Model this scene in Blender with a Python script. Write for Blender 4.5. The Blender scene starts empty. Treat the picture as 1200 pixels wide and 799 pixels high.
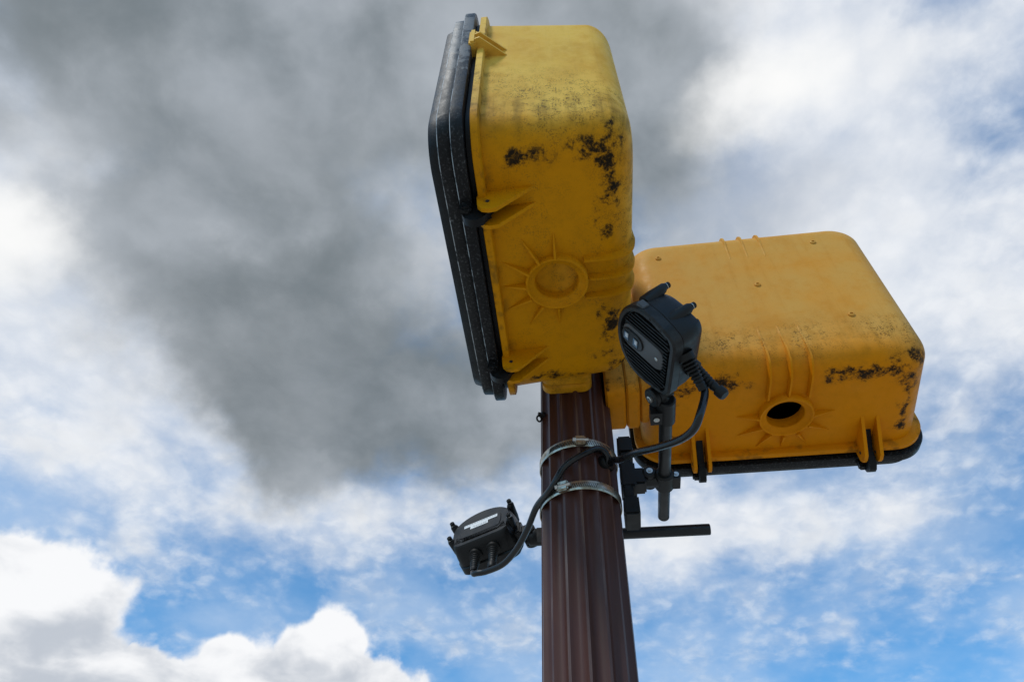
import bpy, bmesh, math, random
from mathutils import Vector, Matrix, Euler
from mathutils.bvhtree import BVHTree
R = math.radians
sc = bpy.context.scene
col = sc.collection
Z0 = 2.45                                   # height of the signal undersides above the pavement

# ------------------------------------------------------------------ camera
CAM_POS = Vector((-.3508, -1.1086, -.8685 + Z0))
PITCH, YAW, ROLL, FPX = .8403, -.1627, .0410, 812.34
def cam_axes():
    f = Vector((math.sin(YAW)*math.cos(PITCH), math.cos(YAW)*math.cos(PITCH), math.sin(PITCH)))
    r = Vector((math.cos(YAW), -math.sin(YAW), 0)); u = r.cross(f)
    c, s = math.cos(ROLL), math.sin(ROLL)
    return c*r + s*u, -s*r + c*u, f
CR, CU, CF = cam_axes()
cd = bpy.data.cameras.new('camera'); cam = bpy.data.objects.new('camera', cd); col.objects.link(cam)
cd.sensor_width = 36; cd.lens = 36*FPX/1200; cd.clip_start = .02; cd.clip_end = 5000
m = Matrix((CR, CU, -CF)).transposed().to_4x4(); m.translation = CAM_POS
cam.matrix_world = m
sc.camera = cam

# ------------------------------------------------------------------ light and exposure
sc.view_settings.view_transform = 'Standard'; sc.view_settings.look = 'None'
sc.view_settings.exposure = .55; sc.view_settings.gamma = 1
SUN_DIR = Vector((-.34, -.52, .78)).normalized()        # towards the sun, behind the viewer's left shoulder
sd = bpy.data.lights.new('sun', 'SUN'); sun = bpy.data.objects.new('sun', sd); col.objects.link(sun)
sd.energy = 1.5; sd.angle = R(10); sd.color = (1, .95, .87)
sun.rotation_euler = (-SUN_DIR).to_track_quat('-Z', 'Y').to_euler(); sun.location = (0, 0, 6)

# ------------------------------------------------------------------ node helpers
class NT:
    def __init__(s, tree): s.t = tree; s.n = tree.nodes; s.l = tree.links
    def new(s, kind, **kw):
        nd = s.n.new(kind)
        for k, v in kw.items(): setattr(nd, k, v)
        return nd
    def put(s, sock, v):
        if hasattr(v, 'is_linked') or isinstance(v, bpy.types.NodeSocket): s.l.new(v, sock)
        else: sock.default_value = v
    def math(s, op, a, b=None, c=None, clamp=False):
        nd = s.new('ShaderNodeMath', operation=op, use_clamp=clamp)
        for i, v in enumerate((a, b, c)):
            if v is not None: s.put(nd.inputs[i], v)
        return nd.outputs[0]
    def vmath(s, op, a, b=None, scale=None):
        nd = s.new('ShaderNodeVectorMath', operation=op)
        s.put(nd.inputs[0], a)
        if b is not None: s.put(nd.inputs[1], b)
        if scale is not None: s.put(nd.inputs['Scale'], scale)
        return nd.outputs['Value'] if op in ('LENGTH', 'DOT_PRODUCT') else nd.outputs[0]
    def ramp(s, v, a, b, lo=0., hi=1., kind='SMOOTHSTEP'):
        nd = s.new('ShaderNodeMapRange', interpolation_type=kind)
        s.put(nd.inputs[0], v)
        for i, x in zip((1, 2, 3, 4), (a, b, lo, hi)): s.put(nd.inputs[i], x)
        return nd.outputs[0]
    def noise(s, vec, scale, detail=4, rough=.5, dist=0, color=False, lac=2.):
        nd = s.new('ShaderNodeTexNoise'); nd.noise_dimensions = '3D'
        if vec is not None: s.l.new(vec, nd.inputs['Vector'])
        nd.inputs['Scale'].default_value = scale; nd.inputs['Detail'].default_value = detail
        nd.inputs['Roughness'].default_value = rough; nd.inputs['Distortion'].default_value = dist
        nd.inputs['Lacunarity'].default_value = lac
        return nd.outputs['Color'] if color else nd.outputs[0]
    def mix(s, fac, a, b):
        nd = s.new('ShaderNodeMix', data_type='RGBA')
        s.put(nd.inputs[0], fac)
        for sock, v in ((nd.inputs[6], a), (nd.inputs[7], b)):
            if isinstance(v, (tuple, list)): sock.default_value = (*v[:3], 1)
            else: s.put(sock, v)
        return nd.outputs[2]

# ------------------------------------------------------------------ sky: clear blue with cloud masses fixed in the world
w = bpy.data.worlds.new('World'); sc.world = w; w.use_nodes = True
T = NT(w.node_tree); T.n.clear()
SKY_STRENGTH = .1
out = T.new('ShaderNodeOutputWorld'); bg = T.new('ShaderNodeBackground'); bg.inputs[1].default_value = SKY_STRENGTH
T.l.new(bg.outputs[0], out.inputs[0])
sky = T.new('ShaderNodeTexSky', sky_type='NISHITA', sun_disc=False)
sky.sun_elevation = math.asin(SUN_DIR.z); sky.sun_rotation = math.atan2(SUN_DIR.x, SUN_DIR.y)
sky.air_density = 1.; sky.dust_density = .6; sky.ozone_density = 2.5
dirv = T.vmath('NORMALIZE', T.new('ShaderNodeTexCoord').outputs['Generated'])
def heading(px, py):                          # a direction of the sky
    return (CF + CR*((px-600)/FPX) - CU*((py-399.5)/FPX)).normalized()
dz = T.new('ShaderNodeSeparateXYZ'); T.l.new(dirv, dz.inputs[0])
inv = T.math('DIVIDE', 1., T.math('ADD', T.math('MAXIMUM', dz.outputs[2], .03), .25))
pc = T.vmath('SCALE', dirv, scale=inv)        # cloud-deck coordinates: cells shrink towards the horizon
def shake(vec, scale, detail, amp):
    return T.vmath('SCALE', T.vmath('SUBTRACT', T.noise(vec, scale, detail, .55, color=True), (.5, .5, .5)), scale=amp)
dw = T.vmath('ADD', T.vmath('ADD', dirv, shake(dirv, 5, 3, .15)), shake(dirv, 16, 5, .075))
dc = T.vmath('ADD', T.vmath('ADD', dirv, shake(dirv, 11, 2, .07)), shake(dirv, 30, 4, .035))
def blob(px, py, rx, ry, ang=0, src=None, soft=0.):   # elliptical patch of sky, 1 in its middle, 0 at its rim
    c = heading(px, py); right = (CR - c*CR.dot(c)).normalized(); up = c.cross(right)*-1
    if up.dot(CU) < 0: up = -up
    a = R(ang); ax = right*math.cos(a) + up*math.sin(a); ay = -right*math.sin(a) + up*math.cos(a)
    k = c.dot(CF)/FPX
    mp = T.new('ShaderNodeMapping', vector_type='TEXTURE')
    T.l.new(src or dw, mp.inputs[0])
    mp.inputs['Location'].default_value = c
    mt = Matrix((ax, ay, ax.cross(ay))).transposed()
    mp.inputs['Rotation'].default_value = mt.to_euler('XYZ')
    mp.inputs['Scale'].default_value = (rx*k, ry*k, .6)
    return T.ramp(T.vmath('LENGTH', mp.outputs[0]), 1, soft)
def union(items):
    r = items[0]
    for i in items[1:]: r = T.math('MAXIMUM', r, i)
    return r
def total(items):
    r = items[0]
    for i in items[1:]: r = T.math('ADD', r, i)
    return r
EXP = 2**sc.view_settings.exposure
def lum(r, g, b):                             # radiance that shows as this picture value
    f = lambda v: ((v/255+.055)/1.055)**2.4/EXP/SKY_STRENGTH
    return (f(r), f(g), f(b))
fbm = T.noise(pc, 4.2, 8, .52)
fbm2 = T.noise(T.vmath('ADD', pc, shake(pc, 5, 2, .10)), 8, 9, .52)
vo = T.new('ShaderNodeTexVoronoi', feature='SMOOTH_F1'); vo.inputs['Scale'].default_value = 30; vo.inputs['Smoothness'].default_value = .7
T.l.new(T.vmath('ADD', pc, shake(pc, 20, 4, .05)), vo.inputs['Vector'])
puffs = T.math('ADD', T.math('MULTIPLY', T.ramp(vo.outputs['Distance'], .05, .85, 1, 0), .26), T.math('MULTIPLY', T.noise(T.vmath('ADD', pc, shake(pc, 14, 3, .05)), 30, 7, .6, .3), .74))
# clear sky, paler through thin rippled cloud
blue = T.vmath('MULTIPLY', sky.outputs[0], (.46, 1.06, 1.30))
thin = T.math('MULTIPLY', T.ramp(puffs, .38, .78), T.ramp(fbm2, .34, .64))
veil = T.math('ADD', T.math('MULTIPLY', thin, .42), T.ramp(fbm, .30, .72, .06, .55), clamp=True)
c = T.mix(T.math('MULTIPLY', veil, .85), blue, lum(212, 226, 243))
soft = T.math('MULTIPLY', T.math('SUBTRACT', fbm2, .5), 1.)
low = T.math('MULTIPLY', T.math('SUBTRACT', fbm, .5), 1.)
grit = T.math('MULTIPLY', T.math('SUBTRACT', puffs, .5), 1.)
# broad white cloud
wb = total([blob(120, 430, 380, 230, -18), blob(10, 250, 260, 260), blob(40, 130, 170, 140), blob(990, 130, 400, 260, 15), blob(1080, 310, 300, 210),
            blob(850, 620, 230, 110, 10), T.math('MULTIPLY', blob(1050, 590, 90, 80), .7), T.math('MULTIPLY', blob(560, 570, 300, 100, 10), .5), T.math('MULTIPLY', blob(330, 580, 300, 110, -20), .55),
            T.math('MULTIPLY', blob(980, 720, 330, 50, 12), .15), blob(700, -60, 500, 250), blob(430, 240, 420, 300), blob(60, 30, 330, 200), T.math('MULTIPLY', blob(900, 420, 400, 160), .8)])
gaps = T.math('MULTIPLY', T.math('ADD', blob(1185, 140, 95, 120), blob(1095, 0, 100, 60)), -.30)
wm = T.ramp(total([gaps, T.math('MULTIPLY', wb, .62), T.math('MULTIPLY', soft, .9), T.math('MULTIPLY', grit, .24)]), -.08, .66)
tone = total([T.math('MULTIPLY', fbm, .45), T.math('MULTIPLY', fbm2, .35), T.math('MULTIPLY', puffs, .2)])
white = T.mix(T.ramp(tone, .36, .64), lum(210, 218, 230), lum(245, 247, 250))
c = T.mix(T.math('MULTIPLY', wm, .93), c, white)
# grey heavy cloud overhead
db = total([blob(330, 60, 420, 330, 0), blob(260, 300, 270, 230, -30), blob(430, 410, 300, 230, -8), blob(620, 60, 330, 330, 30),
            blob(600, 480, 260, 130, 15), T.math('MULTIPLY', blob(760, 150, 190, 300, 20), .8), blob(340, 500, 150, 110), T.math('MULTIPLY', blob(60, 10, 320, 170, 0), .7)])
dm = T.ramp(total([T.math('MULTIPLY', db, .62), T.math('MULTIPLY', low, .45), T.math('MULTIPLY', soft, .6)]), -.02, .62)
grey = T.mix(T.ramp(total([T.math('MULTIPLY', fbm, .6), T.math('MULTIPLY', fbm2, .4)]), .32, .68), lum(116, 125, 130), lum(172, 179, 187))
core = union([blob(330, 440, 330, 210, -15), T.math('MULTIPLY', blob(300, 180, 260, 130, 20), .5)])
grey = T.mix(T.math('MULTIPLY', core, .5), grey, lum(116, 123, 127))
c = T.mix(T.math('MULTIPLY', dm, .97), c, grey)
gb = T.math('MULTIPLY', blob(880, 240, 210, 90, 10), .6)
c = T.mix(gb, c, lum(178, 186, 198))
# sunlit gaps in it
br = union([blob(905, 118, 165, 75, 22), T.math('MULTIPLY', blob(15, 262, 110, 70, -20), .95), T.math('MULTIPLY', blob(1060, 60, 150, 80, 25), .55)])
c = T.mix(T.math('MULTIPLY', br, .95), c, lum(253, 253, 252))
# heaped clouds low down, crisp white edges and grey bases
cu = union([blob(40, 700, 118, 92, -8, dc, .45), blob(0, 770, 160, 105, 0, dc, .4), blob(265, 812, 95, 82, 8, dc, .4), blob(150, 812, 140, 55, 0, dc, .4),
            blob(372, 770, 62, 70, -30, dc, .4), blob(435, 808, 90, 58, -20, dc, .4)])
cm = T.ramp(T.math('ADD', cu, T.math('MULTIPLY', soft, .5)), .04, .46)
base = union([blob(85, 735, 130, 80, -10, dw), blob(60, 800, 210, 80, 0, dw), T.math('MULTIPLY', blob(380, 810, 190, 60, 0, dw), .8)])
cuc = T.mix(T.math('MULTIPLY', T.ramp(T.math('ADD', base, T.math('MULTIPLY', soft, 2.2)), .0, 1.1), .8), lum(249, 250, 252), lum(176, 185, 198))
c = T.mix(cm, c, cuc)
T.l.new(c, bg.inputs[0])

# ------------------------------------------------------------------ materials
def material(name, base, rough=.5, metal=0., spec=.5, build=None):
    mt = bpy.data.materials.new(name); mt.use_nodes = True
    t = NT(mt.node_tree); b = t.n['Principled BSDF']
    b.inputs['Base Color'].default_value = (*base, 1); b.inputs['Roughness'].default_value = rough
    b.inputs['Metallic'].default_value = metal; b.inputs['Specular IOR Level'].default_value = spec
    if build: build(t, b)
    return mt
def bump(t, b, h, strength, dist):
    nd = t.new('ShaderNodeBump'); nd.inputs['Strength'].default_value = strength; nd.inputs['Distance'].default_value = dist
    t.l.new(h, nd.inputs['Height']); t.l.new(nd.outputs[0], b.inputs['Normal'])
def band(t, v, centre, width):               # 1 at the centre, 0 a width away
    return t.ramp(t.math('ABSOLUTE', t.math('SUBTRACT', v, centre)), 0, width, 1, 0)

def yellow_paint(name, base, faded, grime, seed, side_specks, runoff):
    def build(t, b):
        p = t.new('ShaderNodeTexCoord').outputs['Object']
        p2 = t.vmath('ADD', p, (seed, seed*1.7, seed*.3))
        s = t.new('ShaderNodeSeparateXYZ'); t.l.new(p, s.inputs[0])
        u = s.outputs[0]; v = t.math('MULTIPLY', s.outputs[1], -1); wz = s.outputs[2]
        n1 = t.noise(p2, 9, 5, .6); n2 = t.noise(p2, 60, 5, .65); n3 = t.noise(p2, 420, 3, .6); n4 = t.noise(p2, 30, 4, .6)
        # sun-bleached paint high on the walls, uneven
        fade = t.math('MULTIPLY', t.ramp(t.math('ADD', wz, t.math('MULTIPLY', t.math('SUBTRACT', n1, .5), .05)), .008, .085), t.ramp(n1, .2, .7, .55, .95))
        c = t.mix(fade, base, faded)
        c = t.mix(t.math('MULTIPLY', t.ramp(n4, .45, .7), .25), c, tuple(x*.8 for x in base))
        # vertical wash marks
        mp = t.new('ShaderNodeMapping'); t.l.new(p2, mp.inputs[0]); mp.inputs['Scale'].default_value = (70, 70, 5)
        st = t.noise(mp.outputs[0], 1, 3, .6)
        c = t.mix(t.math('MULTIPLY', t.ramp(st, .52, .75), .16), c, tuple(x*.6 for x in base))
        runz = t.math('MULTIPLY', band(t, wz, .07, .075), t.ramp(t.math('ADD', t.math('MULTIPLY', st, .6), t.math('MULTIPLY', n4, .4)), .38, .66))
        c = t.mix(t.math('MULTIPLY', runz, runoff), c, (.16, .098, .009))
        blot = t.noise(p2, 5, 6, .65)
        c = t.mix(t.math('MULTIPLY', t.ramp(blot, .48, .68), .3), c, tuple(x*.62 for x in base))
        # fine dirt specks on the lower part of the walls
        zone = t.math('MULTIPLY', band(t, wz, side_specks[0], side_specks[1]), t.ramp(n1, .3, .6))
        sp = t.math('MULTIPLY', t.ramp(n3, .51, .59), t.math('MULTIPLY', zone, t.ramp(n2, .38, .6)))
        c = t.mix(t.math('MULTIPLY', sp, .95), c, (.05, .035, .012))
        dust = t.math('MULTIPLY', t.ramp(t.noise(p2, 900, 2, .5), .6, .72), .35)
        c = t.mix(dust, c, tuple(x*.45 for x in base))
        # patches of black mould where water hangs and dries along the rounded lower edges
        low = t.ramp(wz, .024, .075, 1, 0)
        back = t.math('MULTIPLY', band(t, v, .182, .030), t.ramp(t.math('ABSOLUTE', u), .05, .075))
        ends = t.math('MULTIPLY', band(t, t.math('ABSOLUTE', u), .212, .026), t.ramp(v, .02, .05))
        corner = t.math('MULTIPLY', band(t, t.math('ABSOLUTE', u), .196, .05), band(t, v, .182, .05))
        zone = t.math('MULTIPLY', t.math('MAXIMUM', t.math('MAXIMUM', back, ends), t.math('MULTIPLY', corner, 1.0)), low)
        clump = t.noise(p2, 44, 1.5, .5)
        sig = t.math('ADD', t.math('ADD', t.math('MULTIPLY', zone, .62), t.math('MULTIPLY', t.math('SUBTRACT', clump, .5), 2.6)), t.math('MULTIPLY', t.math('SUBTRACT', t.noise(p2, 130, 5, .7), .5), 1.7))
        dens = t.math('MULTIPLY', t.ramp(sig, .06, 1.25), t.ramp(zone, .0, .35))
        mould = t.ramp(t.math('ADD', t.noise(p2, 300, 5, .75), t.math('MULTIPLY', dens, .48)), .58, .98)
        c = t.mix(t.math('MULTIPLY', dens, .38), c, (.035, .03, .012))
        c = t.mix(t.math('MULTIPLY', mould, grime), c, (.005, .0055, .0045))
        # damp grime low on the walls next to the flange
        edge = t.math('MULTIPLY', t.ramp(v, .004, .03, 1, 0), t.ramp(n4, .5, .66))
        c = t.mix(t.math('MULTIPLY', edge, .5), c, (.06, .04, .012))
        t.l.new(c, b.inputs['Base Color'])
        t.l.new(t.ramp(n2, .3, .7, .42, .62), b.inputs['Roughness'])
        hh = t.math('ADD', t.math('MULTIPLY', n3, .35), t.math('MULTIPLY', n4, .5))
        bump(t, b, hh, .12, .0010)
    return material(name, base, .5, 0, .08, build)
M_YELLOW = yellow_paint('yellow_paint', (.56, .228, .001), (.70, .44, .075), .97, 3.1, (.10, .17), .72)
M_ORANGE = yellow_paint('orange_yellow_paint', (.64, .220, .001), (.55, .30, .068), .97, 8.7, (.075, .07), .3)

def edge_glint(t, b):
    p = t.new('ShaderNodeTexCoord').outputs['Object']
    k = t.ramp(t.noise(p, 55, 5, .65), .40, .58)
    t.l.new(t.mix(k, (.02, .02, .02), (.30, .31, .32)), b.inputs['Base Color'])
def worn(amount):
    def build(t, b):
        p = t.new('ShaderNodeTexCoord').outputs['Object']
        n = t.noise(p, 35, 6, .7); n2 = t.noise(p, 260, 4, .7); n3 = t.noise(p, 7, 3, .5)
        s = t.new('ShaderNodeSeparateXYZ'); t.l.new(p, s.inputs[0])
        hi = t.ramp(s.outputs[2], .05, .3)
        k = t.math('MULTIPLY', t.ramp(t.math('ADD', n, t.math('MULTIPLY', hi, .22)), .66, .72), amount)
        sp = t.math('MULTIPLY', t.ramp(n2, .52, .72), .42)
        c = t.mix(t.math('MAXIMUM', t.math('MULTIPLY', k, .8), t.math('MULTIPLY', sp, amount)), (.005, .005, .0055), (.17, .175, .18))
        t.l.new(c, b.inputs['Base Color'])
        t.l.new(t.ramp(n, .3, .7, .3, .6), b.inputs['Roughness'])
        bump(t, b, t.math('ADD', n, t.math('MULTIPLY', n2, .6)), .5, .0016)
    return build
M_WORN = material('weathered_black_paint', (.012, .012, .013), .45, 0, .22, worn(.8))
M_EDGE = material('glint_edge', (.1, .1, .1), .5, 0, .3, edge_glint)  # step edges that catch the light, put into the colour as patchy pale lines
M_HOOD = material('black_hood_plastic', (.010, .0105, .012), .42, 0, .2, worn(.06))
def plastic(t, b):
    p = t.new('ShaderNodeTexCoord').outputs['Object']
    n = t.noise(p, 900, 2, .5); n2 = t.noise(p, 40, 4, .6)
    c = t.mix(t.math('MULTIPLY', t.ramp(n2, .45, .75), .35), (.0055, .0055, .0058), (.016, .016, .0165))
    t.l.new(c, b.inputs['Base Color']); t.l.new(t.ramp(n2, .3, .7, .34, .55), b.inputs['Roughness'])
    bump(t, b, n, .18, .0004)
def plastic_grey(t, b):
    p = t.new('ShaderNodeTexCoord').outputs['Object']
    n = t.noise(p, 900, 2, .5); n2 = t.noise(p, 60, 5, .65)
    t.l.new(t.mix(t.ramp(n2, .4, .7), (.007, .007, .0072), (.020, .020, .0205)), b.inputs['Base Color'])
    bump(t, b, n, .18, .0004)
M_BLACK = material('black_plastic', (.006, .006, .007), .42, 0, .3, plastic)
M_BEZEL = material('dark_grey_plastic', (.012, .012, .014), .45, 0, .3, plastic_grey)
M_ROD = material('black_anodised_metal', (.006, .006, .007), .28, .0, .42, plastic)
M_RUBBER = material('black_rubber', (.006, .006, .006), .5, 0, .28)
def cable_mat(t, b):
    p = t.new('ShaderNodeTexCoord').outputs['Object']
    t.l.new(t.ramp(t.noise(p, 120, 3, .6), .3, .7, .22, .38), b.inputs['Roughness'])
M_CABLE = material('cable_sheath', (.006, .006, .0065), .3, 0, .42, cable_mat)
M_PANEL = material('grey_panel', (.075, .076, .08), .5, 0, .4)
M_WHITE = material('sticker_white', (.62, .63, .64), .55)
M_INK = material('sticker_ink', (.22, .22, .23), .6)
M_LENS = material('lens_glass', (.5, .5, .5), .06, 0, .8)
M_LENSDARK = material('lens_dark', (.01, .01, .012), .08, 0, .8)
M_STEEL = material('screw_steel', (.45, .44, .42), .3, .9)
M_DARK = material('dark_interior', (.008, .008, .008), .8)
def steel_band(t, b):
    p = t.new('ShaderNodeTexCoord').outputs['Object']
    s = t.new('ShaderNodeSeparateXYZ'); t.l.new(p, s.inputs[0])
    n = t.noise(p, 60, 4, .65)
    c = t.mix(t.ramp(n, .45, .7), (.52, .47, .38), (.26, .19, .11))
    t.l.new(c, b.inputs['Base Color']); t.l.new(t.ramp(n, .3, .7, .22, .5), b.inputs['Roughness'])
M_BAND = material('stainless_band', (.5, .46, .38), .3, .9, .5, steel_band)
def brown(t, b):
    p = t.new('ShaderNodeTexCoord').outputs['Object']
    mp = t.new('ShaderNodeMapping'); t.l.new(p, mp.inputs[0]); mp.inputs['Scale'].default_value = (60, 60, 3)
    n = t.noise(mp.outputs[0], 1, 5, .6); n2 = t.noise(p, 14, 5, .6); n3 = t.noise(p, 500, 2, .5)
    c = t.mix(t.ramp(n, .3, .7), (.054, .0195, .0130), (.078, .031, .0225))
    c = t.mix(t.math('MULTIPLY', t.ramp(n2, .5, .72), .4), c, (.07, .034, .027))
    t.l.new(c, b.inputs['Base Color']); t.l.new(t.ramp(n2, .3, .7, .34, .52), b.inputs['Roughness'])
    bump(t, b, n3, .12, .0005)
M_BROWN = material('brown_pole_paint', (.05, .024, .02), .42, 0, .27, brown)
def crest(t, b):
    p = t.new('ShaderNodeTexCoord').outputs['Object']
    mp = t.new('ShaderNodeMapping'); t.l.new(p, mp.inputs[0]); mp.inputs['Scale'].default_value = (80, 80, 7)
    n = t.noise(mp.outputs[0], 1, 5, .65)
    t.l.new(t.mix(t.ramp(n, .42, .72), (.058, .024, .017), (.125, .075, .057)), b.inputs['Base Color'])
M_CREST = material('catchlight_brown_paint', (.12, .07, .05), .36, 0, .4, crest)
def paving(t, b):
    p = t.new('ShaderNodeTexCoord').outputs['Object']
    n = t.noise(p, 1.2, 6, .6); n2 = t.noise(p, 60, 3, .6)
    c = t.mix(t.ramp(t.math('ADD', t.math('MULTIPLY', n, .6), t.math('MULTIPLY', n2, .4)), .35, .65), (.40, .38, .34), (.48, .455, .41))
    t.l.new(c, b.inputs['Base Color']); bump(t, b, n2, .3, .003)
M_PAVE = material('concrete_paving', (.4, .385, .36), .85, 0, .3, paving)
def soil(t, b):
    p = t.new('ShaderNodeTexCoord').outputs['Object']
    t.l.new(t.mix(t.ramp(t.noise(p, .4, 6, .6), .35, .65), (.30, .27, .22), (.40, .36, .30)), b.inputs['Base Color'])
M_GROUND = material('pale_ground', (.35, .32, .27), .95, 0, .2, soil)

# ------------------------------------------------------------------ mesh helpers
def finish(name, bm, mat, parent=None, smooth=True, ang=38, bevel=0.):
    if bevel:
        es = [e for e in bm.edges if len(e.link_faces) == 2 and e.calc_face_angle(0) > R(50)]
        bmesh.ops.bevel(bm, geom=es, offset=bevel, segments=2, affect='EDGES', clamp_overlap=True)
    bmesh.ops.recalc_face_normals(bm, faces=bm.faces[:])
    if smooth:
        for f in bm.faces: f.smooth = True
        for e in bm.edges:
            if len(e.link_faces) == 2 and e.calc_face_angle(0) > R(ang): e.smooth = False
    me = bpy.data.meshes.new(name); bm.to_mesh(me); bm.free()
    me.materials.append(mat)
    o = bpy.data.objects.new(name, me); col.objects.link(o)
    if parent: o.parent = parent
    return o
def thing(name, label, cat, loc, mat=None, group=None):
    o = bpy.data.objects.new(name, None); col.objects.link(o); o.empty_display_size = .05
    mw = (mat.to_4x4() if mat else Matrix.Identity(4)); mw.translation = Vector(loc)
    o.matrix_world = mw; o['label'] = label; o['category'] = cat
    if group: o['group'] = group
    return o
def box(bm, c, s, rot=None):
    mt = Matrix.Translation(Vector(c)) @ (rot.to_4x4() if rot else Matrix.Identity(4)) @ Matrix.Diagonal((*s, 1))
    bmesh.ops.create_cube(bm, size=1, matrix=mt)
def frame_of(d):
    d = Vector(d).normalized(); return d.to_track_quat('Z', 'Y').to_matrix()
def lathe(bm, p, d, prof, n=20, x0=0):       # prof: (radius, height along d)
    Fm = frame_of(d); p = Vector(p); rings = []
    for r, h in prof:
        if r < 1e-6: rings.append([bm.verts.new(p + Fm @ Vector((0, 0, h)))])
        else: rings.append([bm.verts.new(p + Fm @ Vector((r*math.cos(2*math.pi*(i+x0)/n), r*math.sin(2*math.pi*(i+x0)/n), h))) for i in range(n)])
    for a, b in zip(rings, rings[1:]):
        for i in range(n):
            j = (i+1) % n
            if len(a) == 1 and len(b) == 1: continue
            if len(a) == 1: bm.faces.new((a[0], b[i], b[j]))
            elif len(b) == 1: bm.faces.new((a[i], a[j], b[0]))
            else: bm.faces.new((a[i], a[j], b[j], b[i]))
def rod(bm, a, b, r, n=16, ch=.0015):
    a, b = Vector(a), Vector(b); L = (b-a).length
    lathe(bm, a, b-a, [(0, 0), (r-ch, 0), (r, ch), (r, L-ch), (r-ch, L), (0, L)], n)
def loft(bm, rings, cap0=False, cap1=False, closed=True):
    vs = [[bm.verts.new(p) for p in r] for r in rings]; n = len(vs[0])
    for a, b in zip(vs, vs[1:]):
        for i in range(n if closed else n-1): bm.faces.new((a[i], a[(i+1) % n], b[(i+1) % n], b[i]))
    if cap0: bm.faces.new(vs[0][::-1])
    if cap1: bm.faces.new(vs[-1])
    return vs
def prism(bm, poly, axis_o, ax, ay, az, t):    # extruded outline; poly in (ax, ay), thickness t along az (centred)
    o, ax, ay, az = Vector(axis_o), Vector(ax), Vector(ay), Vector(az)
    a = [o + ax*x + ay*y - az*t/2 for x, y in poly]; b = [o + ax*x + ay*y + az*t/2 for x, y in poly]
    loft(bm, [a, b], True, True)
def catmull(pts, k=8):
    P = [Vector(p) for p in pts]; P = [P[0]*2-P[1]] + P + [P[-1]*2-P[-2]]; o = []
    for i in range(1, len(P)-2):
        a, b, c_, d = P[i-1:i+3]
        for j in range(k):
            t = j/k
            o.append(.5*((2*b) + (c_-a)*t + (2*a-5*b+4*c_-d)*t*t + (3*b-a-3*c_+d)*t**3))
    return o + [P[-2]]
def tube(bm, pts, r, n=12):
    rings = []; nrm = None
    for i, p in enumerate(pts):
        d = (pts[min(i+1, len(pts)-1)] - pts[max(i-1, 0)]).normalized()
        if nrm is None: nrm = d.orthogonal().normalized()
        nrm = (nrm - d*nrm.dot(d)).normalized(); bi = d.cross(nrm)
        rr = r(i/(len(pts)-1)) if callable(r) else r
        rings.append([p + (nrm*math.cos(2*math.pi*k/n) + bi*math.sin(2*math.pi*k/n))*rr for k in range(n)])
    loft(bm, rings, True, True)
def BM(): return bmesh.new()

# ------------------------------------------------------------------ ground
g = BM(); bmesh.ops.create_grid(g, x_segments=1, y_segments=1, size=2500)
o = finish('ground', g, M_GROUND, smooth=False); o['kind'] = 'structure'
g = BM(); box(g, (0, 0, .02), (40, 40, .04)); o = finish('pavement', g, M_PAVE, smooth=False); o['kind'] = 'structure'
GZ = .04

# ------------------------------------------------------------------ pole
PX, PY, PR = -.3849, -.1115, .0673
pole = thing('signal_pole', 'brown fluted metal pole carrying both yellow signal heads', 'pole', (PX, PY, GZ))
def fluted(n, r, depth, land, k=7):
    pts = []
    for i in range(n):
        a0 = 2*math.pi*(i+.32)/n; da = 2*math.pi/n
        pts.append((r, a0)); pts.append((r, a0 + da*land))
        for j in range(1, k):
            t = j/k; pts.append((r - depth*math.sin(math.pi*t)**.8, a0 + da*(land + (1-land)*t)))
    return pts
prof = fluted(15, PR, .0085, .14)
POLE_TOP = Z0 + .40
bm = BM(); loft(bm, [[(rr*math.cos(a), rr*math.sin(a), z) for rr, a in prof] for z in (.02, .6, 1.2, 1.8, 2.4, POLE_TOP-GZ)], True, True)
bm.faces.ensure_lookup_table()
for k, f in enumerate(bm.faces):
    if len(f.verts) == 4 and (k % len(prof)) % (len(prof)//15) == 0: f.material_index = 1     # crests of the flutes, their catch-light painted in as paler brown
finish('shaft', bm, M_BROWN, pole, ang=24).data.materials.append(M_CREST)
bm = BM(); lathe(bm, (0, 0, 0), (0, 0, 1), [(0, 0), (.15, 0), (.15, .02), (.12, .05), (.10, .10), (.085, .16), (.08, .22), (.0735, .235), (.066, .24)], 32); finish('base', bm, M_BROWN, pole)
bm = BM(); lathe(bm, (0, 0, POLE_TOP-GZ), (0, 0, 1), [(0, 0), (.073, 0), (.073, .012), (.055, .026), (.02, .036), (0, .037)], 32); finish('cap', bm, M_BROWN, pole)
d = Vector((-.0681, -.0315, 0)).normalized()
bm = BM(); p = Vector((0, 0, Z0+.012-GZ)) + d*.064
lathe(bm, p, d, [(0, 0), (.006, 0), (.006, .006), (.0035, .007), (.0035, .012), (0, .012)], 12)
ring = [p + d*.010 + Vector((0, 0, -.012)) + Vector((0, 0, 1))*.007*math.sin(t*.55) + d*.0045*math.cos(t*.55) for t in range(12)]
tube(bm, [Vector(q) for q in ring], .0018, 8)
finish('ground_screw', bm, M_ROD, pole)
# the wiring hole with its rubber bush
bm = BM(); a = R(-38); d = Vector((math.cos(a), math.sin(a), 0))
lathe(bm, d*.058 + Vector((0, 0, Z0-.119-GZ)), d, [(0, .004), (.008, .005), (.009, .0115), (.015, .0115), (.016, .008), (.016, 0)], 20)
finish('rubber_grommet', bm, M_RUBBER, pole)

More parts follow.
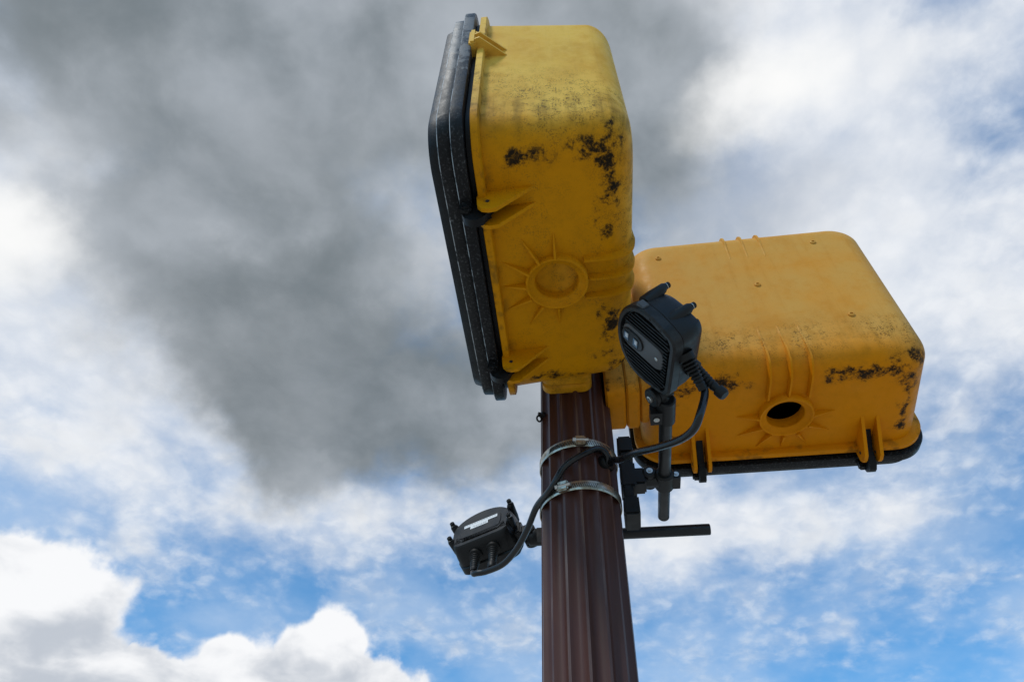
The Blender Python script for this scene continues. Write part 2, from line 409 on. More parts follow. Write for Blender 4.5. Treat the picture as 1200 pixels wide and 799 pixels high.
# ------------------------------------------------------------------ pedestrian signals
W, H, D, WB, FR = .518, .458, .222, .492, .046
TP = (W-WB)/2
def rrect(hw, hh, r, v, zc, nc=15, ns=14):     # rounded rectangle in (u, w) at depth v, centre height zc
    pts = []
    cs = [(hw-r, hh-r, 0), (-(hw-r), hh-r, 90), (-(hw-r), -(hh-r), 180), (hw-r, -(hh-r), 270)]
    for i, (cx, cz, a0) in enumerate(cs):
        for k in range(nc):
            a = R(a0 + 90*k/(nc-1)); pts.append(Vector((cx + r*math.cos(a), -v, zc + cz + r*math.sin(a))))
        nx, nz, b0 = cs[(i+1) % 4]; a = R(b0)
        q0 = pts[-1]; q1 = Vector((nx + r*math.cos(a), -v, zc + nz + r*math.sin(a)))
        for k in range(1, ns): pts.append(q0.lerp(q1, k/ns))
    return pts
def inset(v, off=0.):
    if v <= D-FR: return TP*v/(D-FR) + off
    s = min(1, (v-(D-FR))/FR); return TP + FR*(1-math.sqrt(max(0, 1-s*s))) + off
def housing_ring(v, off=0.):
    i = inset(min(v, D), off)
    return rrect(W/2-i, H/2-i, max(.012, .056-.35*i), v, H/2)
def shell():
    bm = BM(); vs = [0, .012, .025, .04, .055, .07, .085, .1, .115, .13, .145] + [D-FR + FR*math.sin(R(a)) for a in (1, 6, 12, 18, 24, 30, 36, 42, 48, 54, 60, 66, 72, 78, 84, 90)]
    outer = [housing_ring(v) for v in vs]
    last = outer[-1]; cc = Vector((0, -D, H/2))
    for k in (.8, .55, .3, .1): outer.append([cc + (p-cc)*k for p in last])
    th = .004
    inner = []
    for ring in outer:
        inner.append([Vector((p.x*(1-th*2/W), min(p.y+th*(1 if p.y < -.02 else 0), 0), H/2+(p.z-H/2)*(1-th*2/H))) for p in ring])
    loft(bm, [*reversed(inner), *outer], True, True)
    return bm
def cut_hole(o, u, v, r):
    c_ = BM(); lathe(c_, (u, -v, -.03), (0, 0, 1), [(0, 0), (r, 0), (r, .08), (0, .08)], 40)
    bmesh.ops.recalc_face_normals(c_, faces=c_.faces[:])
    me = bpy.data.meshes.new('cutter'); c_.to_mesh(me); c_.free(); k = bpy.data.objects.new('cutter', me); col.objects.link(k)
    k.matrix_world = o.matrix_world
    par = o.parent; o.parent = None; o.matrix_world = Matrix.Identity(4); k.matrix_world = Matrix.Identity(4)
    md = o.modifiers.new('hole', 'BOOLEAN'); md.object = k; md.operation = 'DIFFERENCE'; md.solver = 'EXACT'
    bpy.context.view_layer.update()
    ne = bpy.data.meshes.new_from_object(o.evaluated_get(bpy.context.evaluated_depsgraph_get()))
    o.modifiers.clear(); old = o.data; o.data = ne; ne.name = old.name; bpy.data.meshes.remove(old)
    bpy.data.objects.remove(k); bpy.data.meshes.remove(me)
    o.parent = par
def bottom_w(v): return inset(v)
HV, HR, HC = .1, .034, .049                     # hole position, hole radius, collar radius
UE = .1543
def flange_ring(v, off, r=.058): return rrect(W/2+off, H/2+off, r+off*.5, v, H/2)
def ring_solid(v0, v1, o_out, o_in, ch=.002, slope=0., glint=()):
    bm = BM()
    R_ = [flange_ring(v0, o_in), flange_ring(v0, o_out-ch), flange_ring(v0-(v0-v1)*.12, o_out), flange_ring(v1+(v0-v1)*.07, o_out-slope), flange_ring(v1, o_out-slope-ch), flange_ring(v1, o_in)]
    vs_ = loft(bm, R_ + [R_[0]]); bm.faces.ensure_lookup_table(); n_ = len(R_[0])
    if glint:
        for k in glint:
            for f in bm.faces[k*n_:(k+1)*n_]: f.material_index = 1
    bmesh.ops.remove_doubles(bm, verts=bm.verts[:], dist=1e-6)
    return bm
def signal(label, mat, yellow, plug, side_ear, pole_side):
    t = thing('pedestrian_signal', label, 'traffic signal', mat.translation, mat.to_3x3(), 'yellow signal heads on the pole')
    t.matrix_world = mat
    hs = finish('housing', shell(), yellow, t, ang=30)
    cut_hole(hs, 0, HV, HR)
    finish('flange', ring_solid(.012, 0, .013, -.006, .003), yellow, t, ang=50)
    # door at the front
    finish('gasket', ring_solid(-.0005, -.008, .002, -.03), M_RUBBER, t)
    dr = finish('door_frame', ring_solid(-.0085, -.026, .020, -.03, .0012, 0, (3,)), M_WORN, t); dr.data.materials.append(M_EDGE)
    finish('door_rim', ring_solid(-.0262, -.046, .011, -.03, .0012, .001, (3,)), M_WORN, t).data.materials.append(M_EDGE)
    finish('hood', ring_solid(-.0462, -.061, -.002, -.022, .001, .004), M_HOOD, t)
    bm = BM(); loft(bm, [flange_ring(-.030, -.031), flange_ring(-.034, -.031)], True, True); finish('lens', bm, M_LENSDARK, t)
    # collar round the knock-out hole, with its star of stiffening ribs
    w0 = bottom_w(HV)
    bm = BM()
    lathe(bm, (0, -HV, w0+.006), (0, 0, -1), [(HR, -.012), (HR, .0085), (HR+.0015, .0105), (HC-.0055, .0135), (HC-.0040, .0168), (HC-.0030, .0178), (HC-.0008, .0178), (HC, .0168), (HC+.001, .0)], 48)
    finish('collar', bm, yellow, t, ang=50)
    if plug:
        bm = BM(); lathe(bm, (0, -HV, w0-.001), (0, 0, -1), [(HR+.001, -.014), (HR+.001, -.0135), (HR-.003, -.0122), (HR-.006, -.0132), (.012, -.015), (0, -.0152)], 40)
        finish('hole_plug', bm, yellow, t, ang=50)
    for k in range(7):
        a = R(30*k); dx, dv = math.cos(a), -math.sin(a)
        L = (.042, .05, .046, .040, .046, .05, .042)[k]
        p0 = Vector((dx*(HC-.001), -(HV + dv*(HC-.001)), 0)); p1 = Vector((dx*(HC+L), -(HV + dv*(HC+L)), 0))
        if HV + dv*(HC+L) < .014:
            s = (HV-.014-HC)/(-dv*L); p1 = p0.lerp(p1, s)
        side = (p1-p0).cross(Vector((0, 0, 1))).normalized()
        bm = BM(); va = bottom_w(-p0.y); vb = bottom_w(-p1.y)
        A = [p0 + side*.0028 + Vector((0, 0, va+.002)), p0 + side*.0018 + Vector((0, 0, va-.0135)), p0 - side*.0018 + Vector((0, 0, va-.0135)), p0 - side*.0028 + Vector((0, 0, va+.002))]
        q = p0.lerp(p1, .5); vm = bottom_w(-q.y)
        B = [q + side*.0024 + Vector((0, 0, vm+.002)), q + side*.0014 + Vector((0, 0, vm-.0065)), q - side*.0014 + Vector((0, 0, vm-.0065)), q - side*.0024 + Vector((0, 0, vm+.002))]
        Cc = [p1 + side*.0008 + Vector((0, 0, vb+.002)), p1 + side*.0006 + Vector((0, 0, vb+.0001)), p1 - side*.0006 + Vector((0, 0, vb+.0001)), p1 - side*.0008 + Vector((0, 0, vb+.002))]
        loft(bm, [A, B, Cc], True, True); finish('star_rib', bm, yellow, t, smooth=False)
    # three ribs that run round the lower (and upper) back edge
    def edge_rib(u, top):
        pr = []
        for v in [HV+HC-.006, .155, .16]: pr.append(Vector((0, v, bottom_w(v))))
        for a in range(5, 91, 7):
            v = D-FR+FR*math.sin(R(a)); pr.append(Vector((0, v, bottom_w(v))))
        for z in (.075, .095, .115): pr.append(Vector((0, D, z)))
        bm = BM(); rings = []; n = len(pr)
        for i, q in enumerate(pr):
            tg = (pr[min(i+1, n-1)] - pr[max(i-1, 0)]).normalized(); nr = Vector((0, tg.z, -tg.y))
            s = i/(n-1); h = (.0075 if top else .0125)*min(1, (1-s)/.5)*(.8+.2*math.sin(math.pi*min(1, s*1.5)))
            a_ = q - nr*.003; b_ = q + nr*max(h, .0002)
            rr = [(u-.0042, a_), (u-.0018, b_), (u+.0018, b_), (u+.0042, a_)]
            rings.append([Vector((x, -y.y, (H-y.z) if top else y.z)) for x, y in rr])
        loft(bm, rings, True, True); finish('edge_rib', bm, yellow, t, ang=60)
    for u in (-.036, 0, .036): edge_rib(u, False); edge_rib(u, True)
    # latch ears under the door edge, a black lug between each pair
    for s in (-1, 1):
        for k in (-1, 1):
            poly = [(.0, .006), (-.0015, -.016), (.0, -.034), (.006, -.0425), (.015, -.0455), (.026, -.044), (.075, .004), (.098, .0125), (.098, .02)]
            bm = BM()
            hole_c = (.014, -.026)
            prism(bm, poly, (UE*s + .0135*k, 0, 0), (0, -1, 0), (0, 0, 1), (1, 0, 0), .0062)
            e = finish('latch_ear', bm, yellow, t, ang=35, bevel=.0015)
            bm = BM(); lathe(bm, (UE*s + .0135*k + .0033, -hole_c[0], hole_c[1]), (1, 0, 0), [(0, 0), (.003, 0), (.003, .0006), (0, .0006)], 12)
            lathe(bm, (UE*s + .0135*k - .0033, -hole_c[0], hole_c[1]), (-1, 0, 0), [(0, 0), (.003, 0), (.003, .0006), (0, .0006)], 12)
            finish('pin_hole', bm, M_DARK, e)
        bm = BM()
        poly = [(-.022, -.004), (-.024, -.034), (-.019, -.046), (-.011, -.0525), (-.002, -.054), (.006, -.050), (.012, -.040), (.018, -.022), (.034, -.006), (.046, .003), (.046, .008), (.006, .008)]  # rear tail of the lug added as dark fill in place of slot shade
        prism(bm, [(x, z) for x, z in poly], (UE*s, 0, 0), (0, -1, 0), (0, 0, 1), (1, 0, 0), .0120)
        finish('latch_lug', bm, M_HOOD, dr, bevel=.002)
        bm = BM(); box(bm, (UE*s-.003, .017, -.020), (.026, .016, .036)); finish('latch_hook', bm, M_WORN, dr, bevel=.003)
    # rib line pressed into the underside
    for a_, b_ in (((-.118, .03), (-.118, .10)), ((-.118, .10), (-.108, .108)), ((-.108, .108), (-.06, .108))):
        pass
    if side_ear:
        for z in (.250, .228):
            bm = BM(); prism(bm, [(-.002, 0), (-.002, .030), (.006, .032), (.046, .0)], (-W/2+.003, 0, z+.045), (0, -1, 0), (-1, 0, 0), (0, 0, 1), .004)
            finish('hinge_ear', bm, yellow, t, bevel=.0012)
        bm = BM(); box(bm, (-W/2-.011, .006, .292), (.030, .012, .056)); finish('hinge_lug', bm, yellow, t, bevel=.003)
    for u, z in ((-.183, .369), (-.004, .245), (.141, .375), (.137, .129)):
        bm = BM(); lathe(bm, (u, -D+.001, z), (0, -1, 0), [(.0062, 0), (.0058, .003), (.004, .0042), (.003, .0042), (.0026, .0025), (0, .0025)], 16)
        finish('screw_boss', bm, yellow, t)
    # two-piece clamp bracket between the housing's side and the pole
    s = pole_side
    def pad(x0, x1, y0, y1, z0, z1, name, sh=0.0):
        bm = BM(); r = .018
        def rr(x, g): 
            pts = []; hw, hh = (y1-y0)/2-g, (z1-z0)/2-g
            for i, (cy, cz, a0) in enumerate(((hw-r, hh-r, 0), (-(hw-r), hh-r, 90), (-(hw-r), -(hh-r), 180), (hw-r, -(hh-r), 270))):
                for k in range(7):
                    a = R(a0+15*k); pts.append(Vector((x, (y0+y1)/2+cy+r*math.cos(a), (z0+z1)/2+cz+r*math.sin(a))))
            return pts
        e = .004 if x1 > x0 else -.004
        loft(bm, [rr(x0, .004), rr(x0+e, 0), rr(x1-e, -.0), rr(x1, .004)], True, True)
        return finish(name, bm, yellow, t, ang=30)
    return t, pad
B1 = Matrix.Translation((-.4909, -.4588, Z0-.005)) @ Matrix.Rotation(1.5987, 4, 'Z')
def tilt_m(r, t_): # roll about y then pitch about x, as fitted
    c_, s_ = math.cos(r), math.sin(r); A = Matrix(((c_, 0, s_), (0, 1, 0), (-s_, 0, c_)))
    c_, s_ = math.cos(t_), math.sin(t_); Bm = Matrix(((1, 0, 0), (0, c_, -s_), (0, s_, c_)))
    return (Bm @ A).to_4x4()
sig1, pad1 = signal('yellow signal head seen edge-on, its black door turned left, plugged round hole underneath', B1 @ tilt_m(-.0157, -.0184), M_YELLOW, True, True, 1)
sig2, pad2 = signal('orange-yellow signal head with its broad back to the viewer and an open round hole underneath',
                    Matrix.Translation((0, 0, Z0)) @ tilt_m(-.0074, -.0238), M_ORANGE, False, False, -1)
# brackets (local coordinates of each head: x across, -y back, z up)
pad1(.238, .2640, -.150, -.058, .030, .33, 'bracket_half'); pad1(.2642, .286, -.150, -.058, .029, .33, 'bracket_half')
pad2(-.236, -.2615, -.172, -.062, .034, .33, 'bracket_half'); pad2(-.2625, -.2875, -.176, -.058, .026, .33, 'bracket_half'); pad2(-.2885, -.326, -.176, -.058, .026, .33, 'bracket_half')

# ------------------------------------------------------------------ traffic sensors
SW, SL, SD, SXS, SYS, SY0, SCN = .14, .122, .061, .063, .0268, .0053, .047
def s_outline(g=0., k=40):                    # flat foot at -y, round head at +y
    hw, top, bot = SW/2-g, SL/2-g, -SL/2+g
    pts = []
    n = 30
    for i in range(n+1):
        a = math.pi*i/n; e = 1.0
        cx, sy = math.cos(a), math.sin(a)
        pts.append((hw*abs(cx)**e*(1 if cx >= 0 else -1), .004 + (top-.004)*abs(sy)**.95))
    def arc(cx, cy, r, a0, a1, m_=6): return [(cx+r*math.cos(R(a0+(a1-a0)*i/m_)), cy+r*math.sin(R(a0+(a1-a0)*i/m_))) for i in range(m_+1)]
    r = .024
    L = [(-hw, -.012)] + arc(-hw+.004+r, -.030, r, 180, 205) + arc(-SCN+g*.3+.004, bot+r*.8, r*.8, 215, 270)
    pts += L; pts += [(-x, y) for x, y in reversed(L)]
    return pts
def sensor(label, mat, droop):
    t = thing('traffic_sensor', label, 'traffic sensor', mat.translation, mat.to_3x3(), 'black traffic sensors on the pole')
    t.matrix_world = mat
    def ring(g, z): return [Vector((x, y, z)) for x, y in s_outline(g)]
    # body behind the front bezel
    bm = BM(); loft(bm, [ring(.004, -.018), ring(.0025, -.020), ring(.003, -.036), ring(.005, -.048), ring(.008, -SD+.003), ring(.011, -SD), ring(.026, -SD), ring(.027, -SD-.0015), ring(.032, -SD-.0015)], True, True)
    finish('body', bm, M_BLACK, t, ang=30)
    bz = BM(); loft(bz, [ring(.003, -.0185), ring(.0, -.0165), ring(.0, -.003), ring(.003, 0), ring(.0085, 0), ring(.0105, -.006)], True, True)
    bezel = finish('bezel', bz, M_BEZEL, t, ang=30)
    for x, y in ((.040, -.0505), (-.040, -.0505), (.0605, -.030), (-.0605, -.030), (.0655, -.008), (-.0655, -.008)):
        bm = BM(); lathe(bm, (x*.985, y, -.0002), (0, 0, 1), [(.0021, 0), (.0021, .0005), (0, .0005)], 10); finish('screw_hole', bm, M_DARK, bezel)
    # cooling fins beside the lens panel
    poly = s_outline(.0105)
    def span(x):
        ys = []
        for (xa, ya), (xb, yb) in zip(poly, poly[1:]+poly[:1]):
            if (xa-x)*(xb-x) < 0: ys.append(ya+(yb-ya)*(x-xa)/(xb-xa))
        return min(ys), max(ys)
    xs = [.0265+.0066*k for k in range(5)]
    for x in [-v for v in reversed(xs)] + xs:
        a, b = span(x); bm = BM()
        box(bm, (x, (a+b)/2, -.0035), (.0026, b-a-.004, .0065)); finish('fin', bm, M_BLACK, t, bevel=.0006)
    for k in range(7):                        # short comb at the foot of the panel
        x = (k-3)*.0066; a, b = span(x+.0001); bm = BM(); box(bm, (x, a+.0065, -.0035), (.0026, .010, .0065)); finish('fin', bm, M_BLACK, t, bevel=.0006)
    for k in (-1, 0, 1):
        x = k*.0066; a, b = span(x+.0001); bm = BM(); box(bm, (x, b-.0045, -.0035), (.0026, .006, .0065)); finish('fin', bm, M_BLACK, t, bevel=.0006)
    def pill(hw, y0, y1, z0, z1, r):
        pts = []
        for cx, cy, a0 in ((hw-r, y1-r, 0), (-(hw-r), y1-r, 90), (-(hw-r), y0+r, 180), (hw-r, y0+r, 270)):
            for k in range(8): a = R(a0+90*k/7); pts.append((cx+r*math.cos(a), cy+r*math.sin(a)))
        bm = BM(); loft(bm, [[Vector((x, y, z0)) for x, y in pts], [Vector((x, y, z1-.001)) for x, y in pts], [Vector((x*.95, (y-(y0+y1)/2)*.97+(y0+y1)/2, z1)) for x, y in pts]], True, True); return bm
    pan = finish('lens_panel', pill(.021, -.041, .047, -.006, -.0005, .016), M_PANEL, t)
    finish('lens_surround', pill(.015, .000, .046, -.002, .0022, .0149), M_BLACK, pan)
    for y in (.035, .0145):
        bm = BM(); box(bm, (0, y, .0018), (.017, .0125, .0026)); finish('lens', bm, M_LENSDARK, pan, bevel=.001)
        bm = BM(); box(bm, (.002, y-.0015, .0032), (.0085, .006, .0016)); finish('lens_window', bm, M_LENS, pan, bevel=.0006)
    bm = BM(); lathe(bm, (.0, -.028, -.0006), (0, 0, 1), [(.0035, 0), (.0035, .0008), (.0022, .0012), (.002, .0006), (0, .0006)], 14); finish('indicator', bm, M_STEEL, pan)
    bm = BM(); box(bm, (SW/2-.0015, .018, -.0095), (.006, .015, .012)); tab = finish('clip', bm, M_PANEL, t, bevel=.001)
    # corner bosses with screws that stand out behind
    for sx in (-1, 1):
        for sy in (-1, 1):
            x, y = SXS*sx, SY0+SYS*sy
            bm = BM(); cone = [[Vector((x*(1-.16*(1-f)) + rr*math.cos(2*math.pi*k/16), y*(1-.1*(1-f)) + rr*math.sin(2*math.pi*k/16), -.021-.042*f)) for k in range(16)] for f, rr in ((0, .004), (.05, .0125), (.35, .0115), (.7, .009), (.93, .0075), (1, .0058))]; loft(bm, cone, True, True)
            finish('screw_boss', bm, M_BLACK, t)
            bm = BM(); lathe(bm, (x, y, -SD-.003), (0, 0, -1), [(0, 0), (.0028, 0), (.0028, .0015), (.0048, .0017), (.0048, .0065), (.0038, .0075), (.0022, .0075), (.002, .005), (0, .005)], 12)
            finish('screw', bm, M_RUBBER, t)
            bm = BM(); lathe(bm, (x, y, -SD-.0035), (0, 0, -1), [(.0029, .0003), (.0052, .0004), (.0052, .0014), (.0029, .0016)], 12); finish('washer', bm, M_STEEL, t)
    # white sticker on the back, long strip over a short one, with grey print
    st = BM(); zz = -SD-.0017
    prism(st, [(-.036, -.001), (-.036, .0085), (.036, .0085), (.036, -.001), (.022, -.001), (.022, -.011), (-.016, -.011), (-.016, -.001)][::-1], (0, .004, zz), (1, 0, 0), (0, 1, 0), (0, 0, 1), .0006)
    stick = finish('sticker', st, M_WHITE, t, smooth=False)
    bm = BM(); rng = random.Random(5)
    for x0, x1, y in ((-.033, .033, .0055), (-.013, .018, -.0045), (-.013, .014, -.0078)):
        x = x0
        while x < x1:
            q = rng.uniform(.0015, .005); box(bm, (x+q/2, .004+y, zz-.0004), (q, .0011, .0003)); x += q+.0016
    finish('print', bm, M_INK, stick, smooth=False)
    # glands at the foot: a smooth elbow for the cable, a ribbed blind one beside it
    zc = -.036
    yb = -SL/2+.006
    relief = [(0, 0), (.0135, 0), (.0135, .009), (.0105, .0105)] + [q for k in range(7) for q in ((.0070-.0002*k, .012+k*.0056), (.0106-.0006*k, .0136+k*.0056), (.0106-.0006*k, .0154+k*.0056))]
    bm = BM(); lathe(bm, (-.018, yb, zc-(.007 if droop else 0)), (0, -1, 0), relief + [(.0060, .052), (.0060, .056), (.0088, .057), (.0088, .067), (.007, .070), (0, .070)], 18)
    finish('blind_gland', bm, M_RUBBER, t, ang=50)
    bm = BM(); lathe(bm, (.019, yb, zc+(.010 if droop else 0)), (-.62 if droop else 0, -.78 if droop else -1, 0), relief + [(.0062, .052), (.0066, .053), (.0066, .057), (0, .057)], 18)
    finish('cable_gland', bm, M_RUBBER, t, ang=50)
    # swivel on the -x side that holds it to its rod
    bm = BM(); box(bm, (-SW/2+.002, -.022, -.026), (.014, .040, .026)); box(bm, (-SW/2-.009, -.027, -.022), (.018, .026, .022)); finish('swivel_foot', bm, M_BLACK, t, bevel=.003)
    bm = BM(); lathe(bm, (-SW/2-.016, -.030, .004), (0, 0, -1), [(0, 0), (.0135, 0), (.016, .002), (.016, .007), (.0145, .008), (.0145, .009), (.016, .010), (.016, .017), (.0145, .018), (.0145, .034), (.012, .036), (0, .036)], 20); finish('swivel', bm, M_BLACK, t)
    bm = BM(); rod(bm, (-SW/2-.016, -.030, -.012), (-SW/2-.036, -.044, -.016), .0135, 18, .003); finish('swivel_neck', bm, M_BLACK, t)
    bm = BM(); lathe(bm, (-SW/2-.016, -.030, .004), (0, 0, 1), [(0, 0), (.0058, 0), (.0058, .003), (.0035, .0035), (.003, .001), (0, .001)], 12); finish('bolt', bm, M_STEEL, t)
    return t
S1 = Matrix(((.058, -.558, -.828), (-.995, -.103, -.0), (-.085, .824, -.561))).to_4x4(); S1.translation = (-.2709, -.4056, Z0-.1124)
S2 = Matrix(((-.945, -.063, .32), (.263, .433, .862), (-.193, .899, -.392))).to_4x4(); S2.translation = (-.5678, .0997, Z0-.1188)
sen1 = sensor('black finned traffic sensor held in front of the orange-yellow head, twin lenses facing left', S1, True)
sen2 = sensor('black traffic sensor left of the pole showing its back with a white sticker', S2, False)

# ------------------------------------------------------------------ sensor brackets: plate on the pole, arm, rod clamp, rod
def bracket(label, mat, rod_a, rod_b, arm_r):
    # local frame: origin on the pole's axis at arm height, +x outwards, +y along the pole's left
    t = thing('sensor_bracket', label, 'mounting bracket', mat.translation, mat.to_3x3(), 'black sensor brackets on the pole')
    t.matrix_world = mat
    bm = BM()
    for z0, z1, y in ((.046, .082, .026), (-.026, .026, .024), (-.082, -.046, .026)): box(bm, (PR+.017, 0, (z0+z1)/2), (.026, y*2, z1-z0))
    box(bm, (PR+.0145, 0, 0), (.017, .046, .150))
    finish('plate', bm, M_BLACK, t, bevel=.003)
    xr = arm_r
    bm = BM(); box(bm, (PR+.036, 0, 0), (.022, .034, .034)); finish('arm_base', bm, M_BLACK, t, bevel=.003)
    bm = BM(); rod(bm, (PR+.04, 0, 0), (xr, 0, 0), .0125, 20); arm = finish('arm', bm, M_ROD, t)
    bm = BM(); rod(bm, (PR+.054, .020, .005), (PR+.054, -.020, .005), .0125, 20, .003); lug = finish('pinch_clamp', bm, M_BLACK, t)
    bm = BM(); lathe(bm, (PR+.054, -.020, .005), (0, -1, 0), [(0, .003), (.0022, .003), (.0026, .0012), (.0056, .0012), (.0056, 0)], 14); finish('bolt', bm, M_STEEL, lug)
    bm = BM(); rod(bm, (xr, -.020, 0), (xr, .020, 0), .0165, 22, .003); box(bm, (xr+.017, 0, -.002), (.018, .030, .016)); cl = finish('rod_clamp', bm, M_BLACK, t, ang=40)
    bm = BM(); lathe(bm, (xr+.019, -.0155, -.002), (0, -1, 0), [(0, .0025), (.002, .0025), (.0024, .001), (.005, .001), (.005, 0)], 14); finish('bolt', bm, M_STEEL, cl)
    bm = BM(); rod(bm, (xr, rod_a, 0), (xr, rod_b, 0), .0104, 24, .0012); finish('rod', bm, M_ROD, t)
    bm = BM()
    s = 1 if rod_a < rod_b else -1
    rod(bm, (xr, rod_a-.012*s, 0), (xr, rod_a+.038*s, 0), .0150, 20, .002); box(bm, (xr-.016, rod_a+.018*s, -.004), (.018, .026, .020))
    rc = finish('rod_end_clamp', bm, M_BLACK, t, ang=40)
    bm = BM(); lathe(bm, (xr-.016, rod_a+.018*s, -.0145), (0, 0, -1), [(0, .002), (.002, .002), (.0024, .001), (.0046, .001), (.0046, 0)], 14); finish('bolt', bm, M_STEEL, rc)
    return t
bm1 = Matrix.Translation((PX, PY, Z0-.131))
brk1 = bracket('black bracket on the right of the pole holding the finned sensor on its rod', bm1, -.190, .112, .146)
bm2 = Matrix.Translation((PX, PY, Z0-.131)) @ Matrix.Rotation(R(90), 4, 'Z')
brk2 = bracket('black bracket behind the pole whose rod sticks out to the lower right', bm2, .095, -.232, .160)

# ------------------------------------------------------------------ hose clamps round pole and plate
def hose_clamp(label, z, screw_deg, tip, wid=.0172):
    t = thing('hose_clamp', label, 'hose clamp', (PX, PY, z), None, 'steel band clamps round the pole')
    # taut loop: round the pole, straight over the two plates
    pts = []; n = 96; rr = PR+.0006
    plates = [(R(0), PR+.0295, .026), (R(90), PR+.0295, .026)]
    hull = [(rr*math.cos(2*math.pi*i/240), rr*math.sin(2*math.pi*i/240)) for i in range(240)]
    for a, d_, hwid in ():
        for s in (-1, 1):
            hull.append((d_*math.cos(a)-s*hwid*math.sin(a), d_*math.sin(a)+s*hwid*math.cos(a)))
    hull.sort(key=lambda p: (p[0], p[1]))
    def half(seq):
        h = []
        for p in seq:
            while len(h) > 1 and (h[-1][0]-h[-2][0])*(p[1]-h[-2][1])-(h[-1][1]-h[-2][1])*(p[0]-h[-2][0]) <= 0: h.pop()
            h.append(p)
        return h
    lo, up = half(hull), half(hull[::-1]); loop = lo[:-1]+up[:-1]
    # resample evenly
    seg = [(Vector(a).to_3d(), Vector(b).to_3d()) for a, b in zip(loop, loop[1:]+loop[:1])]
    tot = sum((b-a).length for a, b in seg); N = 420; res = []; k = 0; acc = 0
    for i in range(N):
        s = tot*i/N
        while acc + (seg[k][1]-seg[k][0]).length < s: acc += (seg[k][1]-seg[k][0]).length; k += 1
        a, b = seg[k]; res.append(a.lerp(b, (s-acc)/(b-a).length))
    slope = Vector(tip)
    def ring(off, dz):
        o_ = []
        for i in range(N):
            tg = (res[(i+1) % N]-res[i-1]).normalized(); nr = Vector((tg.y, -tg.x, 0)); p = res[i] + nr*off
            p.z = dz + p.x*slope.x + p.y*slope.y; o_.append(p)
        return o_
    h = wid/2
    bm = BM(); R_ = [ring(0, -h), ring(.0012, -h), ring(.0016, -h+.0008), ring(.0016, h-.0008), ring(.0012, h), ring(0, h)]
    loft(bm, R_+[R_[0]]); bmesh.ops.remove_doubles(bm, verts=bm.verts[:], dist=1e-7)
    bd = finish('band', bm, M_BAND, t)
    # worm-drive slots pressed into the band
    bm = BM(); sdv = Vector((math.cos(R(screw_deg)), math.sin(R(screw_deg)), 0))
    outer = ring(.0020, 0)
    for i in range(0, N, 3):
        ang = (math.degrees(math.atan2(res[i].y, res[i].x))-screw_deg+180) % 360-180
        if not (8 < abs(ang) < 48): continue
        p = outer[i]; tg = (outer[(i+1) % N]-outer[i-1]).normalized(); nr = Vector((tg.y, -tg.x, 0)).normalized()
        up_ = (Vector((0, 0, 1))*.92+tg*.38).normalized()
        m_ = Matrix((tg, nr, up_)).transposed()
        box(bm, p, (.0012, .0008, wid*.55), m_)
    sl = finish('band_slots', bm, M_DARK, bd, smooth=False); sl['kind'] = 'stuff'
    # screw housing and hex-headed screw
    i0 = min(range(N), key=lambda i: abs((math.degrees(math.atan2(res[i].y, res[i].x))-screw_deg+180) % 360-180))
    p = ring(.0016, 0)[i0]; tg = (res[(i0+1) % N]-res[i0-1]).normalized(); nr = Vector((tg.y, -tg.x, 0)).normalized()
    m_ = Matrix((tg, nr, Vector((0, 0, 1)))).transposed()
    bm = BM(); box(bm, p+nr*.0035, (.019, .009, wid*1.1), m_)
    finish('screw_housing', bm, M_BAND, t, bevel=.0022)
    bm = BM(); lathe(bm, p+nr*.0055-tg*.012, tg, [(0, -.001), (.0030, -.001), (.0052, .0), (.0052, .004), (.0058, .0045), (.0038, .005), (.0038, .026), (0, .026)], 6); finish('screw', bm, M_STEEL, t, ang=30)
    return t
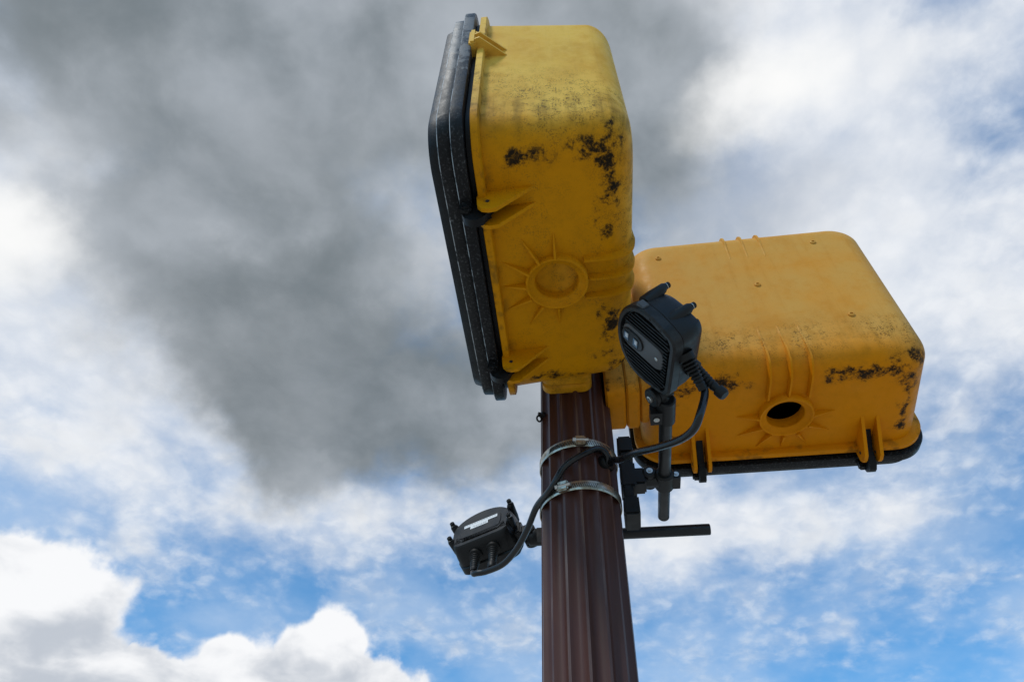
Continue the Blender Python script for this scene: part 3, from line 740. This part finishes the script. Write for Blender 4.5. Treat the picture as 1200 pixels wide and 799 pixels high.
hose_clamp('upper steel band clamp round the pole just below the yellow heads', Z0-.094, -84, (.03, 0))
hose_clamp('lower steel band clamp round the pole with a cable lying across it', Z0-.183, -110, (.06, 0))

# ------------------------------------------------------------------ cables
def sloc(mat, p): return mat @ Vector(p)
def cable(label, pts, r=.0056):
    bm = BM(); P = catmull(pts, 10); o_ = Vector(P[0])
    tube(bm, [p-o_ for p in P], r, 14)
    e = finish('cable', bm, M_CABLE); e.location = o_
    e['label'] = label; e['category'] = 'cable'; e['group'] = 'black cables from the sensors'
    return e
def aty(px, py, y):
    d_ = CF + CR*((px-600)/FPX) - CU*((py-399.5)/FPX); return CAM_POS + d_*((y-CAM_POS.y)/d_.y)
def onpole(deg, z, off): return Vector((PX+(PR+off)*math.cos(R(deg)), PY+(PR+off)*math.sin(R(deg)), Z0+z))
gd = Vector((-.62, -.78, 0)).normalized(); g0 = Vector((.019, -SL/2+.006, -.026)); g1 = sloc(S1, g0+gd*.045); g1b = sloc(S1, g0+gd*.062)
def at(x, y, z): return (x, y, Z0+z)
CABLE1 = [g1, g1b, at(-.2075, -.380, -.226), at(-.217, -.362, -.236), at(-.233, -.335, -.230), at(-.262, -.295, -.209), at(-.291, -.25, -.180), at(-.312, -.2, -.152), at(-.3235, -.172, -.130), at(-.3315, -.156, -.124), at(-.342, -.142, -.122)]
g2 = sloc(S2, (.019, -SL/2-.030, -.036)); g2b = sloc(S2, (.019, -SL/2-.056, -.036))
CABLE2 = [g2, g2b, at(-.582, .015, -.2185), at(-.562, .008, -.2195), at(-.530, -.013, -.219), at(-.502, -.045, -.210), at(-.478, -.085, -.196), at(-.458, -.125, -.181), at(-.4294, -.172, -.181), at(-.408, -.1832, -.1500), at(-.3829, -.1880, -.1318), at(-.3565, -.1822, -.1135), at(-.3420, -.1735, -.1075), at(-.3325, -.1640, -.1160), at(-.335, -.154, -.126), at(-.345, -.142, -.128)]
cable('black cable hanging in a loop from the finned sensor to the pole', CABLE1)
cable('black cable running from the stickered sensor up across the pole', CABLE2)
